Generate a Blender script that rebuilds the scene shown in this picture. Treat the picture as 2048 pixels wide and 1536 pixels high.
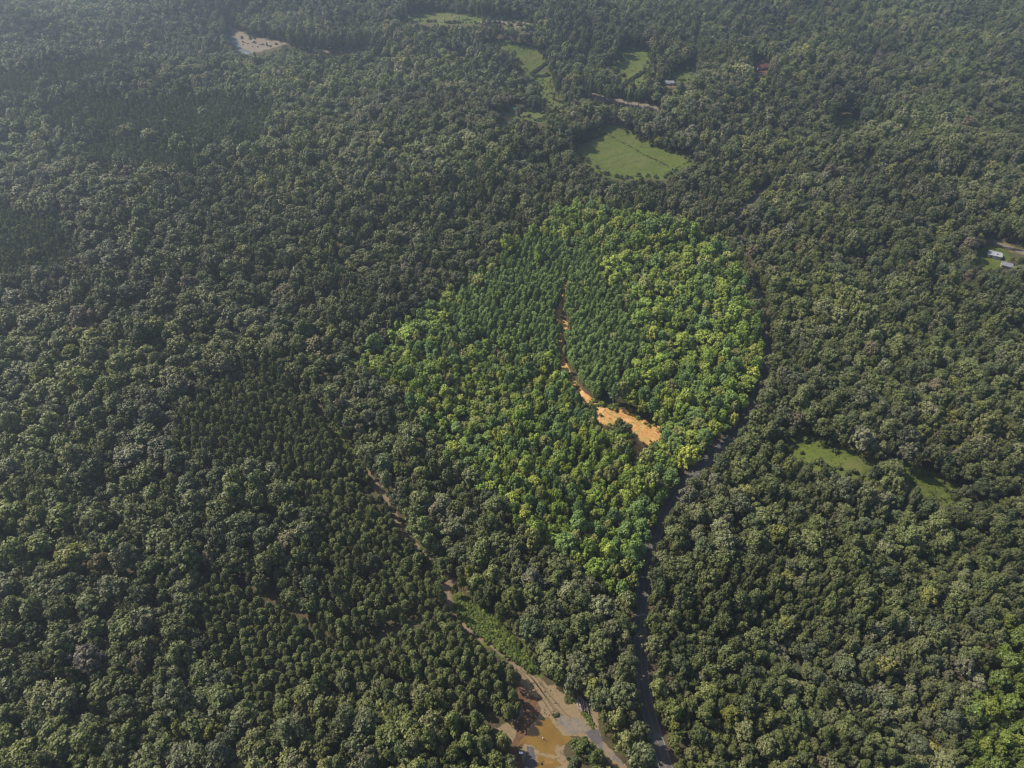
import bpy, math, random
import numpy as np
from mathutils import Vector, Matrix

# ------------------------------------------------------------------ scene, camera, light
S = bpy.context.scene
for o in list(bpy.data.objects): bpy.data.objects.remove(o)
COL = S.collection
CAM_H = 340.0; PITCH = math.radians(45.0); FPX = 1420.0            # focal length in photograph pixels (2048 wide)
cam_d = bpy.data.cameras.new('camera'); cam = bpy.data.objects.new('camera', cam_d); COL.objects.link(cam)
cam.location = (0, 0, CAM_H); cam.rotation_euler = (math.pi/2 - PITCH, 0, 0)
cam_d.sensor_width = 36.0; cam_d.lens = 36.0*FPX/2048.0
cam_d.clip_start = 1.0; cam_d.clip_end = 9000.0
S.camera = cam
SUN_EL = math.radians(47.0); SUN_AZ = math.radians(-66.0)           # azimuth clockwise from +Y (the view direction): sun to the left and ahead
W = bpy.data.worlds.new('World'); S.world = W; W.use_nodes = True
wn = W.node_tree.nodes; wl = W.node_tree.links
sky = wn.new('ShaderNodeTexSky'); sky.sky_type = 'NISHITA'; sky.sun_disc = False
sky.sun_elevation = SUN_EL; sky.sun_rotation = SUN_AZ
sky.air_density = 1.0; sky.dust_density = 1.5; sky.ozone_density = 1.0
bg = wn['Background']; bg.inputs['Strength'].default_value = 0.11
wl.new(sky.outputs['Color'], bg.inputs['Color'])
sun_d = bpy.data.lights.new('sun', 'SUN'); sun_d.energy = 5.0; sun_d.angle = math.radians(0.6); sun_d.color = (1.0, 0.91, 0.74)
sun = bpy.data.objects.new('sun', sun_d); COL.objects.link(sun)
sdir = Vector((math.cos(SUN_EL)*math.sin(SUN_AZ), math.cos(SUN_EL)*math.cos(SUN_AZ), math.sin(SUN_EL)))
sun.rotation_euler = sdir.to_track_quat('Z', 'Y').to_euler()
S.view_settings.view_transform = 'Standard'; S.view_settings.look = 'None'
S.view_settings.exposure = 0.92; S.view_settings.gamma = 1.0; S.view_settings.use_curve_mapping = False
S.render.engine = 'CYCLES'
cy = S.cycles
cy.max_bounces = 4; cy.diffuse_bounces = 2; cy.glossy_bounces = 2; cy.transmission_bounces = 2; cy.volume_bounces = 0
cy.transparent_max_bounces = 4; cy.use_denoising = True; cy.caustics_reflective = False; cy.caustics_refractive = False
try:
    cy.denoiser = 'OPENIMAGEDENOISE'; cy.denoising_input_passes = 'RGB_ALBEDO_NORMAL'; cy.denoising_prefilter = 'ACCURATE'
except Exception: pass
cy.sample_clamp_indirect = 4.0
cy.filter_width = 1.2

rng = np.random.default_rng(7); rnd = random.Random(11)

# ------------------------------------------------------------------ terrain and the pinhole map between photograph and place
def vnoise(x, y, s, seed=0):
    x = np.asarray(x, float)/s + seed*17.31; y = np.asarray(y, float)/s - seed*9.77
    xi = np.floor(x); yi = np.floor(y); fx = x-xi; fy = y-yi
    fx = fx*fx*(3-2*fx); fy = fy*fy*(3-2*fy)
    def h(a, b):
        v = np.sin(a*127.1 + b*311.7 + seed*74.7)*43758.5453
        return v - np.floor(v)
    return (h(xi,yi)*(1-fx)+h(xi+1,yi)*fx)*(1-fy) + (h(xi,yi+1)*(1-fx)+h(xi+1,yi+1)*fx)*fy
FLATS = []
def H(x, y):
    x = np.asarray(x, float); y = np.asarray(y, float)
    z = 6*np.sin(x/120+1.3)*np.cos(y/150+.5) + 3*np.sin(x/63+y/80) + 11*(vnoise(x,y,95,3)-.5) + 5*(vnoise(x,y,42,4)-.5)
    far = np.clip((y-450)/400, 0, 1)
    z = z + far*(14*np.sin((.55*x+y)/75+.6) + 7*np.sin((y-.4*x)/48))*np.clip(.75-x/900, .25, 1.2)
    for (cx, cyy, r0, r1, zz) in FLATS:
        d = np.hypot(x-cx, y-cyy); t = np.clip((d-r0)/(r1-r0), 0, 1); t = t*t*(3-2*t)
        z = zz*(1-t) + z*t
    return z
CP, SP = math.cos(PITCH), math.sin(PITCH)
def unp(u, v):
    """photograph pixel -> point on the terrain"""
    d = np.array([u-1024.0, CP*FPX - SP*(v-768.0), -SP*FPX - CP*(v-768.0)])
    zg = 0.0
    for _ in range(25):
        t = (CAM_H-zg)/(-d[2]); x, y = t*d[0], t*d[1]
        zg = .5*zg + .5*float(H(x, y))
    return x, y, zg
def proj(x, y, z):
    dz = np.asarray(z)-CAM_H
    depth = np.asarray(y)*CP - dz*SP; up = np.asarray(y)*SP + dz*CP
    depth = np.maximum(depth, 1e-3)
    return 1024 + FPX*np.asarray(x)/depth, 768 - FPX*up/depth, depth
for (u, v, r0, r1) in ((1100,1450,34,80), (500,80,45,110), (660,98,30,90), (1245,850,18,60), (1275,310,30,90), (1987,515,16,45), (1338,165,14,40), (1520,132,14,40)):
    x, y, z = unp(u, v); FLATS.append((x, y, r0, r1, z))

# ------------------------------------------------------------------ the plan, read off the photograph
def poly(s): return [tuple(float(c) for c in p.split(',')) for p in s.split()]
PARCEL = poly('1142,402 1452,468 1470,520 1495,590 1512,640 1522,700 1520,760 1505,805 1480,845 1440,882 1400,920 1360,960 1330,1000 1305,1045 1288,1095 1275,1150 1270,1194 1234,1189 1150,1125 1045,1060 955,965 865,880 800,800 760,748 688,720')
PINES = [poly('478,732 560,765 640,850 700,930 745,985 800,1070 880,1175 890,1225 960,1300 1030,1350 1040,1420 990,1440 880,1380 780,1340 640,1360 560,1400 480,1390 455,1330 410,1250 420,1160 470,1150 560,1190 630,1230 650,1130 640,1060 580,960 513,927 376,910 342,869 400,810'),
 poly('1080,468 1175,505 1193,564 1240,585 1261,640 1288,690 1250,718 1240,762 1200,797 1175,786 1125,725 1073,697 988,680 899,639 885,591 953,570 1005,516'),
 poly('-200,400 0,425 130,450 165,520 90,570 0,560 -200,560'), poly('164,292 250,284 340,296 410,320 400,342 280,338 180,322'),
 poly('100,215 260,200 420,196 550,215 540,285 420,300 250,268 110,262'), poly('-150,200 0,165 160,128 290,100 300,120 205,155 50,200 -150,240')]
YOUNG = poly('1310,1190 1450,1130 1620,1090 1800,1120 2048,1080 2300,1080 2300,1700 1360,1700 1330,1450')
LIME = poly('2010,1250 2300,1240 2300,1700 1900,1700 1935,1536 1960,1380 1990,1300')
OLDWOOD = poly('-400,330 300,330 480,560 640,700 470,720 330,870 380,920 600,980 630,1060 440,1150 400,1250 480,1400 640,1480 700,1700 -400,1700')
GREYBELT = poly('-400,-200 760,-200 700,120 480,330 -400,330')
P_LEFT = poly('690,720 890,640 990,690 1120,730 1210,850 1265,900 1265,1060 1150,1040 1045,1060 955,965 800,800')
# open ground: name -> polygon in the photograph
OPEN = {
 'yard': poly('1026,1312 1047,1329 1069,1348 1090,1356 1110,1375 1126,1392 1152,1392 1178,1405 1196,1433 1194,1458 1218,1487 1231,1507 1252,1532 1262,1560 1246,1560 1222,1526 1200,1492 1165,1468 1140,1476 1130,1500 1140,1536 1142,1580 1034,1580 1037,1500 1034,1490 1000,1462 985,1450 1030,1440 1040,1420 1040,1351'),
 'brush': poly('912,1190 945,1204 980,1232 1012,1260 1042,1294 1080,1342 1066,1348 1040,1330 1008,1306 970,1280 935,1248 908,1215'),
 'gap_drive': poly('1026,1312 1040,1330 1030,1340 1014,1318'),
 'meadow': poly('1152,292 1195,262 1215,246 1240,255 1275,277 1330,302 1387,318 1366,330 1342,345 1334,356 1290,353 1240,357 1203,346 1185,330 1165,318 1155,304'),
 'meadow2': poly('975,80 1000,84 1060,93 1085,108 1095,125 1062,148 1052,140 1034,120 1031,106 1000,90'),
 'meadow3': poly('1062,150 1098,150 1106,175 1112,200 1132,212 1122,219 1095,207 1080,180 1066,160'),
 'meadow4': poly('1238,102 1260,97 1300,104 1301,118 1286,140 1292,158 1272,166 1252,168 1246,152 1232,140 1240,120'),
 'meadow5': poly('1344,150 1358,138 1382,138 1384,158 1366,162 1346,158'),
 'top_field': poly('800,38 850,23 890,23 930,30 970,38 1035,38 1062,46 1054,52 1000,50 960,46 900,47 860,44'),
 'homestead': poly('1002,232 1030,212 1048,214 1052,222 1085,224 1090,236 1078,244 1062,236 1046,234 1032,244 1022,262 1012,250 1000,244'),
 'house_lawn': poly('1956,508 1968,499 1998,500 2008,514 1998,522 1990,532 1966,532 1956,522'),
 'house_shed': poly('2002,526 2020,526 2024,536 2004,540'),
 'drive_lawn': poly('1975,474 2000,482 2050,500 2100,515 2100,530 2048,512 2010,498 1978,486'),
 'lawn_far': poly('1668,240 1690,236 1720,238 1716,247 1700,256 1680,252'),
 'house_far': poly('1326,160 1350,158 1352,174 1330,176'),
 'red_house': poly('1506,120 1522,122 1536,134 1532,150 1512,146'),
 'strip': poly('1572,880 1604,874 1640,889 1700,910 1748,930 1736,950 1690,944 1640,931 1596,912'),
 'strip2': poly('1816,938 1862,955 1910,982 1906,1010 1880,1000 1846,982 1818,958'),
 'clearing': poly('1184,799 1202,806 1222,818 1246,814 1262,822 1278,838 1305,850 1318,855 1321,875 1317,886 1298,891 1288,901 1274,912 1268,925 1262,915 1264,880 1262,860 1236,850 1222,858 1208,857 1195,842 1190,820'),
 'sandbar': poly('457,46 470,58 490,68 520,75 560,82 578,86 548,96 522,104 500,107 478,99 462,84 456,66'),
 'stream': poly('590,91 620,97 660,100 700,98 735,90 740,94 700,103 655,105 615,102'),
}
# paths: centre line in the photograph, width in metres
ROAD = poly('1342,1575 1330,1530 1316,1487 1309,1466 1296,1420 1288,1380 1284,1340 1281,1290 1281,1240 1284,1195 1292,1140 1305,1088 1325,1038 1352,988 1385,948 1425,910 1452,886 1472,864 1490,838 1506,808 1518,780 1526,745 1529,705 1524,655 1512,600 1499,560 1487,520 1476,485 1467,460 1472,440 1490,415 1520,390 1570,365')
TRACK = poly('622,795 634,815 645,828 655,850 680,880 700,903 740,957 770,995 800,1050 830,1090 860,1125 890,1168 896,1195 916,1230 950,1265 990,1295 1015,1312 1035,1335')
SPUR = poly('892,1172 906,1164 913,1160')
SMALL_TRACK = poly('452,1150 490,1172 550,1202 590,1222 625,1242 648,1266')
RIDE = poly('700,1275 760,1268 800,1248 850,1228 890,1212')
P_TRACK = poly('1182,803 1172,794 1158,782 1145,765 1133,742 1126,728 1122,712 1122,690 1126,668 1134,655 1120,640 1114,630 1122,615 1130,592 1134,562')
FAR_ROAD = poly('1182,86 1178,105 1170,130 1160,165')
FAR_DIRT = poly('1168,186 1200,197 1240,203 1290,212 1318,218')
FAR_ROAD2 = poly('1394,66 1391,100 1390,130 1388,155')
FAR_ROAD3 = poly('1740,312 1737,325 1727,343')
HOUSE_DRIVE = poly('1976,478 2010,492 2050,506 2100,520')
LINES = [(ROAD,13,8.0), (TRACK,2.8,4.0), (SPUR,4,4.5), (SMALL_TRACK,-2,3), (RIDE,-1.5,2), (P_TRACK,1.6,4.5), (FAR_ROAD,2.0,5), (FAR_DIRT,3.0,5), (FAR_ROAD2,2.5,5), (FAR_ROAD3,4.0,5), (HOUSE_DRIVE,3,4)]

def inside(px, py, P):
    r = np.zeros(np.shape(px), bool); n = len(P); j = n-1
    for i in range(n):
        xi, yi = P[i]; xj, yj = P[j]
        if yi != yj:
            c = ((yi > py) != (yj > py)) & (px < (xj-xi)*(py-yi)/(yj-yi)+xi)
            r ^= c
        j = i
    return r
def dist_line(px, py, P, closed=False):
    d = np.full(np.shape(px), 1e9)
    Q = P + [P[0]] if closed else P
    for (ax, ay), (bx, by) in zip(Q[:-1], Q[1:]):
        ux, uy = bx-ax, by-ay; L = ux*ux+uy*uy
        t = np.clip(((px-ax)*ux+(py-ay)*uy)/max(L, 1e-9), 0, 1)
        d = np.minimum(d, np.hypot(px-ax-t*ux, py-ay-t*uy))
    return d

# ------------------------------------------------------------------ material helpers
def mat(name):
    m = bpy.data.materials.new(name); m.use_nodes = True
    nt = m.node_tree; b = nt.nodes['Principled BSDF']
    b.inputs['Roughness'].default_value = .8; b.inputs['Specular IOR Level'].default_value = .2
    return m, nt, b
def plain(name, c, rough=.8, spec=.2, metal=0):
    m, nt, b = mat(name); b.inputs['Base Color'].default_value = (*c, 1)
    b.inputs['Roughness'].default_value = rough; b.inputs['Specular IOR Level'].default_value = spec; b.inputs['Metallic'].default_value = metal
    return m
def noisy(name, cols, scale, detail=6, rough=.85, bump=0, bscale=None, stops=None, spec=.15, second=None):
    """colour ramp driven by world-position noise; 'second' = (scale, colour, lo, hi) lays patches of another colour over it"""
    m, nt, b = mat(name); N = nt.nodes; L = nt.links
    tc = N.new('ShaderNodeNewGeometry')
    nz = N.new('ShaderNodeTexNoise'); nz.inputs['Scale'].default_value = scale; nz.inputs['Detail'].default_value = detail; nz.inputs['Roughness'].default_value = .65
    L.new(tc.outputs['Position'], nz.inputs['Vector'])
    cr = N.new('ShaderNodeValToRGB'); el = cr.color_ramp.elements
    st = stops or [.3 + .4*i/(len(cols)-1) for i in range(len(cols))]
    el[0].position = st[0]; el[0].color = (*cols[0], 1); el[1].position = st[-1]; el[1].color = (*cols[-1], 1)
    for s_, c_ in list(zip(st, cols))[1:-1]:
        e = el.new(s_); e.color = (*c_, 1)
    L.new(nz.outputs['Fac'], cr.inputs['Fac']); out = cr.outputs['Color']
    for k, sec in enumerate(second or []):
        n2 = N.new('ShaderNodeTexNoise'); n2.inputs['Scale'].default_value = sec[0]; n2.inputs['Detail'].default_value = 8; n2.inputs['Roughness'].default_value = .7
        of = N.new('ShaderNodeVectorMath'); of.operation = 'ADD'; of.inputs[1].default_value = (31.7*(k+1), 5.3, 2.1)
        if len(sec) > 4:
            st_ = N.new('ShaderNodeMapping'); st_.vector_type = 'TEXTURE'; st_.inputs['Rotation'].default_value = (0, 0, sec[4]); st_.inputs['Scale'].default_value = (sec[5], 1, 1)
            L.new(tc.outputs['Position'], st_.inputs['Vector']); L.new(st_.outputs[0], of.inputs[0])
        else: L.new(tc.outputs['Position'], of.inputs[0])
        L.new(of.outputs[0], n2.inputs['Vector'])
        mr = N.new('ShaderNodeMapRange'); mr.inputs['From Min'].default_value = sec[2]; mr.inputs['From Max'].default_value = sec[3]
        L.new(n2.outputs['Fac'], mr.inputs['Value'])
        mx = N.new('ShaderNodeMix'); mx.data_type = 'RGBA'; L.new(mr.outputs[0], mx.inputs['Factor'])
        L.new(out, mx.inputs['A']); mx.inputs['B'].default_value = (*sec[1], 1); out = mx.outputs['Result']
    L.new(out, b.inputs['Base Color']); b.inputs['Roughness'].default_value = rough; b.inputs['Specular IOR Level'].default_value = spec
    if bump:
        n3 = N.new('ShaderNodeTexNoise'); n3.inputs['Scale'].default_value = bscale or scale*3; n3.inputs['Detail'].default_value = 5
        L.new(tc.outputs['Position'], n3.inputs['Vector'])
        bp = N.new('ShaderNodeBump'); bp.inputs['Strength'].default_value = 1; bp.inputs['Distance'].default_value = bump
        L.new(n3.outputs['Fac'], bp.inputs['Height']); L.new(bp.outputs[0], b.inputs['Normal'])
    return m
def leaf_material(name, trans=.22, rough=.55, spec=.28):
    """foliage: each tree's own leaf colour ('tint') times a small leaf-to-leaf variation"""
    m, nt, b = mat(name); N = nt.nodes; L = nt.links
    a = N.new('ShaderNodeAttribute'); a.attribute_type = 'INSTANCER'; a.attribute_name = 'tint'
    v = N.new('ShaderNodeAttribute'); v.attribute_name = 'leafv'
    mu = N.new('ShaderNodeVectorMath'); mu.operation = 'SCALE'
    L.new(a.outputs['Vector'], mu.inputs[0]); L.new(v.outputs['Fac'], mu.inputs['Scale'])
    L.new(mu.outputs[0], b.inputs['Base Color']); b.inputs['Roughness'].default_value = rough; b.inputs['Specular IOR Level'].default_value = spec
    tr = N.new('ShaderNodeBsdfTranslucent'); L.new(mu.outputs[0], tr.inputs['Color'])
    mx = N.new('ShaderNodeMixShader'); mx.inputs[0].default_value = trans
    L.new(b.outputs[0], mx.inputs[1]); L.new(tr.outputs[0], mx.inputs[2])
    L.new(mx.outputs[0], N['Material Output'].inputs['Surface'])
    return m
M_LEAF = leaf_material('broadleaf_foliage'); M_NEEDLE = leaf_material('pine_needles', .14, .65, .12)
M_BARK = noisy('bark', [(.06,.045,.032), (.13,.105,.08)], 3.0)
M_DEAD = noisy('dead_wood', [(.20,.17,.155), (.38,.33,.30)], 2.0)

# ------------------------------------------------------------------ mesh helpers
def add(name, verts, faces, mats, parent=None, smooth=False, midx=None):
    me = bpy.data.meshes.new(name); me.from_pydata([tuple(v) for v in verts], [], [tuple(f) for f in faces])
    for m in (mats if isinstance(mats, (list, tuple)) else [mats]): me.materials.append(m)
    if midx is not None: me.polygons.foreach_set('material_index', list(midx))
    if smooth: me.polygons.foreach_set('use_smooth', [True]*len(me.polygons))
    me.update()
    o = bpy.data.objects.new(name, me); COL.objects.link(o)
    if parent is not None: o.parent = parent
    return o
def tag(o, label=None, cat=None, group=None, kind=None):
    if label: o['label'] = label
    if cat: o['category'] = cat
    if group: o['group'] = group
    if kind: o['kind'] = kind
    return o
def empty(name, loc, rz=0, label=None, cat=None, group=None):
    o = bpy.data.objects.new(name, None); COL.objects.link(o); o.empty_display_size = .5
    o.location = loc; o.rotation_euler = (0, 0, rz); return tag(o, label, cat, group)
class MB:
    def __init__(s): s.v = []; s.f = []
    def box(s, x0, x1, y0, y1, z0, z1):
        n = len(s.v)
        s.v += [(x0,y0,z0),(x1,y0,z0),(x1,y1,z0),(x0,y1,z0),(x0,y0,z1),(x1,y0,z1),(x1,y1,z1),(x0,y1,z1)]
        s.f += [(n,n+3,n+2,n+1),(n+4,n+5,n+6,n+7),(n,n+1,n+5,n+4),(n+1,n+2,n+6,n+5),(n+2,n+3,n+7,n+6),(n+3,n,n+4,n+7)]; return s
    def tube(s, pts, rad, k=6, cap=True):
        n0 = len(s.v); pts = [Vector(p) for p in pts]
        for i, p in enumerate(pts):
            d = (pts[min(i+1, len(pts)-1)]-pts[max(i-1, 0)]).normalized()
            a = d.orthogonal().normalized(); b = d.cross(a)
            for j in range(k):
                t = 2*math.pi*j/k; q = p + (a*math.cos(t)+b*math.sin(t))*rad[i]; s.v.append(tuple(q))
        for i in range(len(pts)-1):
            for j in range(k):
                a0 = n0+i*k+j; a1 = n0+i*k+(j+1) % k; s.f.append((a0, a1, a1+k, a0+k))
        if cap:
            s.f.append(tuple(n0+j for j in range(k))[::-1]); s.f.append(tuple(n0+(len(pts)-1)*k+j for j in range(k)))
        return s
    def build(s, name, m, parent=None, smooth=False): return add(name, s.v, s.f, m, parent, smooth)

# ------------------------------------------------------------------ the ground
M_FLOOR = noisy('forest_floor', [(.030,.026,.014), (.055,.045,.024), (.045,.055,.022)], .25, bump=.3)
xs = np.concatenate([[-2600,-2000,-1500,-1200], np.arange(-1020, 1021, 6.0), [1200,1500,2000,2600]])
ys = np.concatenate([[-1200,-600,-300,-120], np.arange(-60, 1501, 6.0), [1800,2400,3200]])
gx, gy = np.meshgrid(xs, ys); gz = H(gx, gy)
nx, ny = len(xs), len(ys)
idx = np.arange(nx*ny).reshape(ny, nx)
fq = np.stack([idx[:-1,:-1], idx[:-1,1:], idx[1:,1:], idx[1:,:-1]], -1).reshape(-1, 4)
ground = add('ground', np.stack([gx, gy, gz], -1).reshape(-1, 3).tolist(), fq.tolist(), M_FLOOR, smooth=True)
tag(ground, 'dark brown forest floor beneath the trees', 'ground', kind='structure')

def patch(name, P, cell, zoff, m, label, cat, ragged=1.0, seed=1, world=False, kind='structure', grow=0):
    Wp = P if world else [unp(u, v)[:2] for u, v in P]
    x0, y0 = np.min(Wp, 0)-3*ragged-cell-grow; x1, y1 = np.max(Wp, 0)+3*ragged+cell+grow
    ax = np.arange(x0, x1, cell); ay = np.arange(y0, y1, cell)
    X, Y = np.meshgrid(ax, ay)
    cx = X[:-1,:-1]+cell/2; cyy = Y[:-1,:-1]+cell/2
    wx = (vnoise(cx, cyy, 5*ragged, seed)-.5)*4*ragged + (vnoise(cx, cyy, 1.6*ragged, seed+5)-.5)*1.6*ragged
    wy = (vnoise(cx, cyy, 5*ragged, seed+2)-.5)*4*ragged + (vnoise(cx, cyy, 1.6*ragged, seed+7)-.5)*1.6*ragged
    ok = inside(cx+wx, cyy+wy, Wp)
    if grow: ok |= dist_line(cx+wx, cyy+wy, [tuple(p) for p in Wp], True) < grow
    I = np.arange(X.size).reshape(X.shape)
    F = np.stack([I[:-1,:-1], I[:-1,1:], I[1:,1:], I[1:,:-1]], -1)[ok]
    used, inv = np.unique(F, return_inverse=True)
    vx, vy = X.reshape(-1)[used], Y.reshape(-1)[used]
    o = add(name, np.stack([vx, vy, H(vx, vy)+zoff], -1).tolist(), inv.reshape(-1, 4).tolist(), m, smooth=True)
    return tag(o, label, cat, kind=kind)
def spline(P, step=3.0):
    Q = [np.array(unp(u, v)[:2]) for u, v in P]; Q = [2*Q[0]-Q[1]] + Q + [2*Q[-1]-Q[-2]]; out = []
    for i in range(1, len(Q)-2):
        p0, p1, p2, p3 = Q[i-1:i+3]; n = max(2, int(np.hypot(*(p2-p1))/step))
        for k in range(n):
            t = k/n; out.append(.5*((2*p1)+(p2-p0)*t+(2*p0-5*p1+4*p2-p3)*t*t+(3*p1-p0-3*p2+p3)*t**3))
    out.append(Q[-2]); return np.array(out)
def ribbon(name, C, offs, zoff, m, wob=0.0, seed=1, parent=None):
    d = np.gradient(C, axis=0); d /= np.linalg.norm(d, axis=1)[:, None]; nrm = np.stack([d[:,1], -d[:,0]], 1)
    K = len(offs); V = []
    for j, of in enumerate(offs):
        w = of + (vnoise(C[:,0]+of*9, C[:,1], 4.0, seed+j)-.5)*2*wob
        p = C + nrm*w[:, None] if np.ndim(w) else C + nrm*w
        V.append(np.stack([p[:,0], p[:,1], H(p[:,0], p[:,1])+zoff], 1))
    V = np.stack(V, 1); n = len(C); I = np.arange(n*K).reshape(n, K)
    F = np.stack([I[:-1,:-1], I[1:,:-1], I[1:,1:], I[:-1,1:]], -1).reshape(-1, 4)
    return add(name, V.reshape(-1, 3).tolist(), F.tolist(), m, parent, smooth=True)

M_ASPH = noisy('asphalt', [(.058,.059,.062), (.085,.085,.088)], 1.2, bump=0, second=[(.22, (.095,.075,.056), .58, .72)])
M_VERGE = noisy('road_verge', [(.045,.034,.022), (.075,.052,.034), (.05,.058,.022)], .6, bump=.1)
M_WHITE = noisy('road_paint_white', [(.12,.12,.12), (.36,.36,.35)], .8)
M_YEL = noisy('road_paint_yellow', [(.12,.08,.03), (.30,.19,.04)], .8)
M_DIRT = noisy('track_dirt', [(.085,.060,.040), (.145,.105,.073), (.11,.088,.052)], .55, bump=.08, second=[(.16, (.05,.055,.02), .55, .66)])
M_ORANGE = noisy('orange_earth', [(.25,.118,.040), (.37,.200,.074), (.44,.285,.135)], .30, bump=.12, second=[(.16, (.19,.165,.05), .50, .64), (.9, (.20,.105,.045), .55, .70, -.6, 9), (.05, (.30,.16,.07), .52, .68)])
M_TAN = noisy('tan_soil', [(.10,.070,.042), (.165,.123,.076), (.137,.106,.062)], .5, bump=.06, second=[(1.6, (.04,.04,.02), .66, .72), (.12, (.12,.10,.05), .56, .70), (.8, (.095,.066,.04), .54, .70, 1.9, 10)])
M_GRAVEL = noisy('grey_gravel', [(.072,.066,.062), (.138,.126,.117)], .9, bump=.06, second=[(.16, (.16,.125,.082), .47, .62), (1.5, (.06,.055,.05), .58, .70)])
M_PAD = noisy('asphalt_pad', [(.05,.047,.05), (.078,.072,.075)], .8)
M_CLAY = noisy('wet_clay', [(.065,.036,.022), (.11,.060,.032)], .45, bump=.04, second=[(.3, (.05,.03,.022), .50, .66), (.35, (.16,.11,.065), .58, .68)])  # in the yard its darkness partly stands for shade
M_GRASS = noisy('meadow_grass', [(.044,.062,.010), (.070,.088,.015), (.054,.072,.012)], .06, detail=10, bump=.35, bscale=1.3, second=[(.5, (.030,.048,.010), .50, .68), (.03, (.085,.088,.028), .48, .66), (.35, (.034,.052,.012), .52, .66, .5, 12)])
M_DRYGRASS = noisy('dry_grass', [(.09,.082,.025), (.125,.10,.04), (.075,.08,.02)], .2, detail=8, bump=.2, bscale=1.5)
M_SAND = noisy('pale_sand', [(.11,.086,.064), (.17,.138,.11)], .12, bump=.1, second=[(.15, (.13,.12,.06), .57, .66)])

# main road
RC = spline(ROAD)
verge = ribbon('road_verge', RC, [-6.2,-3.4,0,3.4,6.6], .07, M_VERGE, wob=.7, seed=2); tag(verge, 'leaf strewn brown verge under the paved road', 'verge', kind='structure')
road = ribbon('road', RC, [-3.1,-1.5,0,1.5,3.1], .16, M_ASPH, wob=.05, seed=4); tag(road, 'dark two lane asphalt road winding between the trees', 'road', kind='structure')
for of in (-2.82, 2.70): ribbon('edge_line', RC, [of, of+.16], .175, M_WHITE, parent=road)
for of in (-.20, .09): ribbon('centre_line', RC, [of, of+.12], .175, M_YEL, parent=road)
tag(ribbon('dirt_track', spline(TRACK), [-1.8,-.7,.7,1.8], .10, M_DIRT, wob=.8, seed=6), 'pale dirt track running beside the near pine block', 'track', kind='structure')
tag(ribbon('dirt_spur', spline(SPUR), [-2.4,0,2.4], .14, M_DIRT, wob=.6, seed=7), 'short pale dirt spur leaving the track', 'track', kind='structure')
tag(ribbon('narrow_track', spline(SMALL_TRACK), [-.8,.8], .10, M_VERGE, wob=.7, seed=8), 'narrow dirt track cutting into the near pine block', 'track', kind='structure')
tag(ribbon('orange_track', spline(P_TRACK), [-2.6,-1,1,2.6], .10, M_ORANGE, wob=.9, seed=9), 'orange dirt track climbing through the young pines', 'track', kind='structure')
tag(ribbon('far_road', spline(FAR_ROAD), [-3.2,0,3.2], .12, M_ASPH, wob=.1, seed=10), 'shaded far road beside the meadows', 'road', kind='structure')
tag(ribbon('far_dirt_bank', spline(FAR_DIRT), [-5,0,5], .10, M_SAND, wob=2, seed=11), 'bare pale dirt bank beyond the large meadow', 'bank', kind='structure')
tag(ribbon('straight_far_road', spline(FAR_ROAD2), [-3.2,0,3.2], .12, M_PAD, wob=.1, seed=12), 'straight grey far road right of the meadows', 'road', kind='structure')
tag(ribbon('curved_far_road', spline(FAR_ROAD3), [-3.0,0,3.0], .12, M_GRAVEL, wob=.2, seed=13), 'short pale bend of road among the right hand trees', 'road', kind='structure')
tag(ribbon('house_drive', spline(HOUSE_DRIVE), [-2.2,0,2.2], .16, M_GRAVEL, wob=.3, seed=14), 'pale gravel drive above the white roofed house', 'drive', kind='structure')
# open ground
patch('clearing', OPEN['clearing'], .8, .10, M_ORANGE, 'bright orange bare earth clearing among the trees', 'clearing', 1.2, 21)
patch('brush_ground', OPEN['brush'], .8, .06, M_GRASS, 'green strip of low growth beside the dirt track', 'grass', 1.0, 48, grow=2)
patch('meadow', OPEN['meadow'], 1.5, .10, M_GRASS, 'large green meadow beyond the orange clearing', 'meadow', 1.5, 22, grow=6)
patch('meadow', OPEN['meadow2'], 1.8, .10, M_GRASS, 'green meadow with a dark hedge along its lower edge', 'meadow', 1.5, 23, grow=6)
patch('meadow', OPEN['meadow3'], 1.5, .10, M_GRASS, 'narrow green strip of pasture winding down between the far trees', 'meadow', 1.2, 24, grow=6)
patch('meadow', OPEN['meadow4'], 1.8, .10, M_GRASS, 'green paddock left of the far grey roofed house', 'meadow', 1.5, 25, grow=6)
patch('meadow', OPEN['meadow5'], 1.8, .10, M_GRASS, 'small green paddock right of the far grey roofed house', 'meadow', 1.2, 26, grow=6)
patch('meadow', OPEN['top_field'], 2.2, .10, M_GRASS, 'long pale field near the top edge of the photo', 'meadow', 1.8, 27, grow=6)
patch('sand_bank', poly('956,43 1000,41 1062,46 1055,52 1010,51 962,49'), 1.8, .16, M_SAND, 'pale sand bank at the end of the long top field', 'sand', 1.5, 28)
patch('lawn', OPEN['homestead'], 1.3, .10, M_GRASS, 'lawn round the teal roofed shed', 'lawn', 1.0, 29, grow=6)
tag(ribbon('red_drive', spline(poly('1013,248 1015,238 1022,230 1032,222 1044,218 1056,216')), [-1.5,1.5], .16, M_CLAY, wob=.2, seed=30), 'curved reddish drive across the homestead lawn', 'drive', kind='structure')
patch('lawn', OPEN['house_lawn'], .9, .10, M_GRASS, 'bright lawn round the white roofed house', 'lawn', .8, 31, grow=6)
patch('lawn', OPEN['drive_lawn'], 1.0, .10, M_DRYGRASS, 'dry yellowish grass along the gravel drive', 'lawn', .8, 32)
patch('lawn', OPEN['lawn_far'], 1.3, .10, M_GRASS, 'small far lawn hidden among the right hand trees', 'lawn', 1.0, 33, grow=6)
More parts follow.
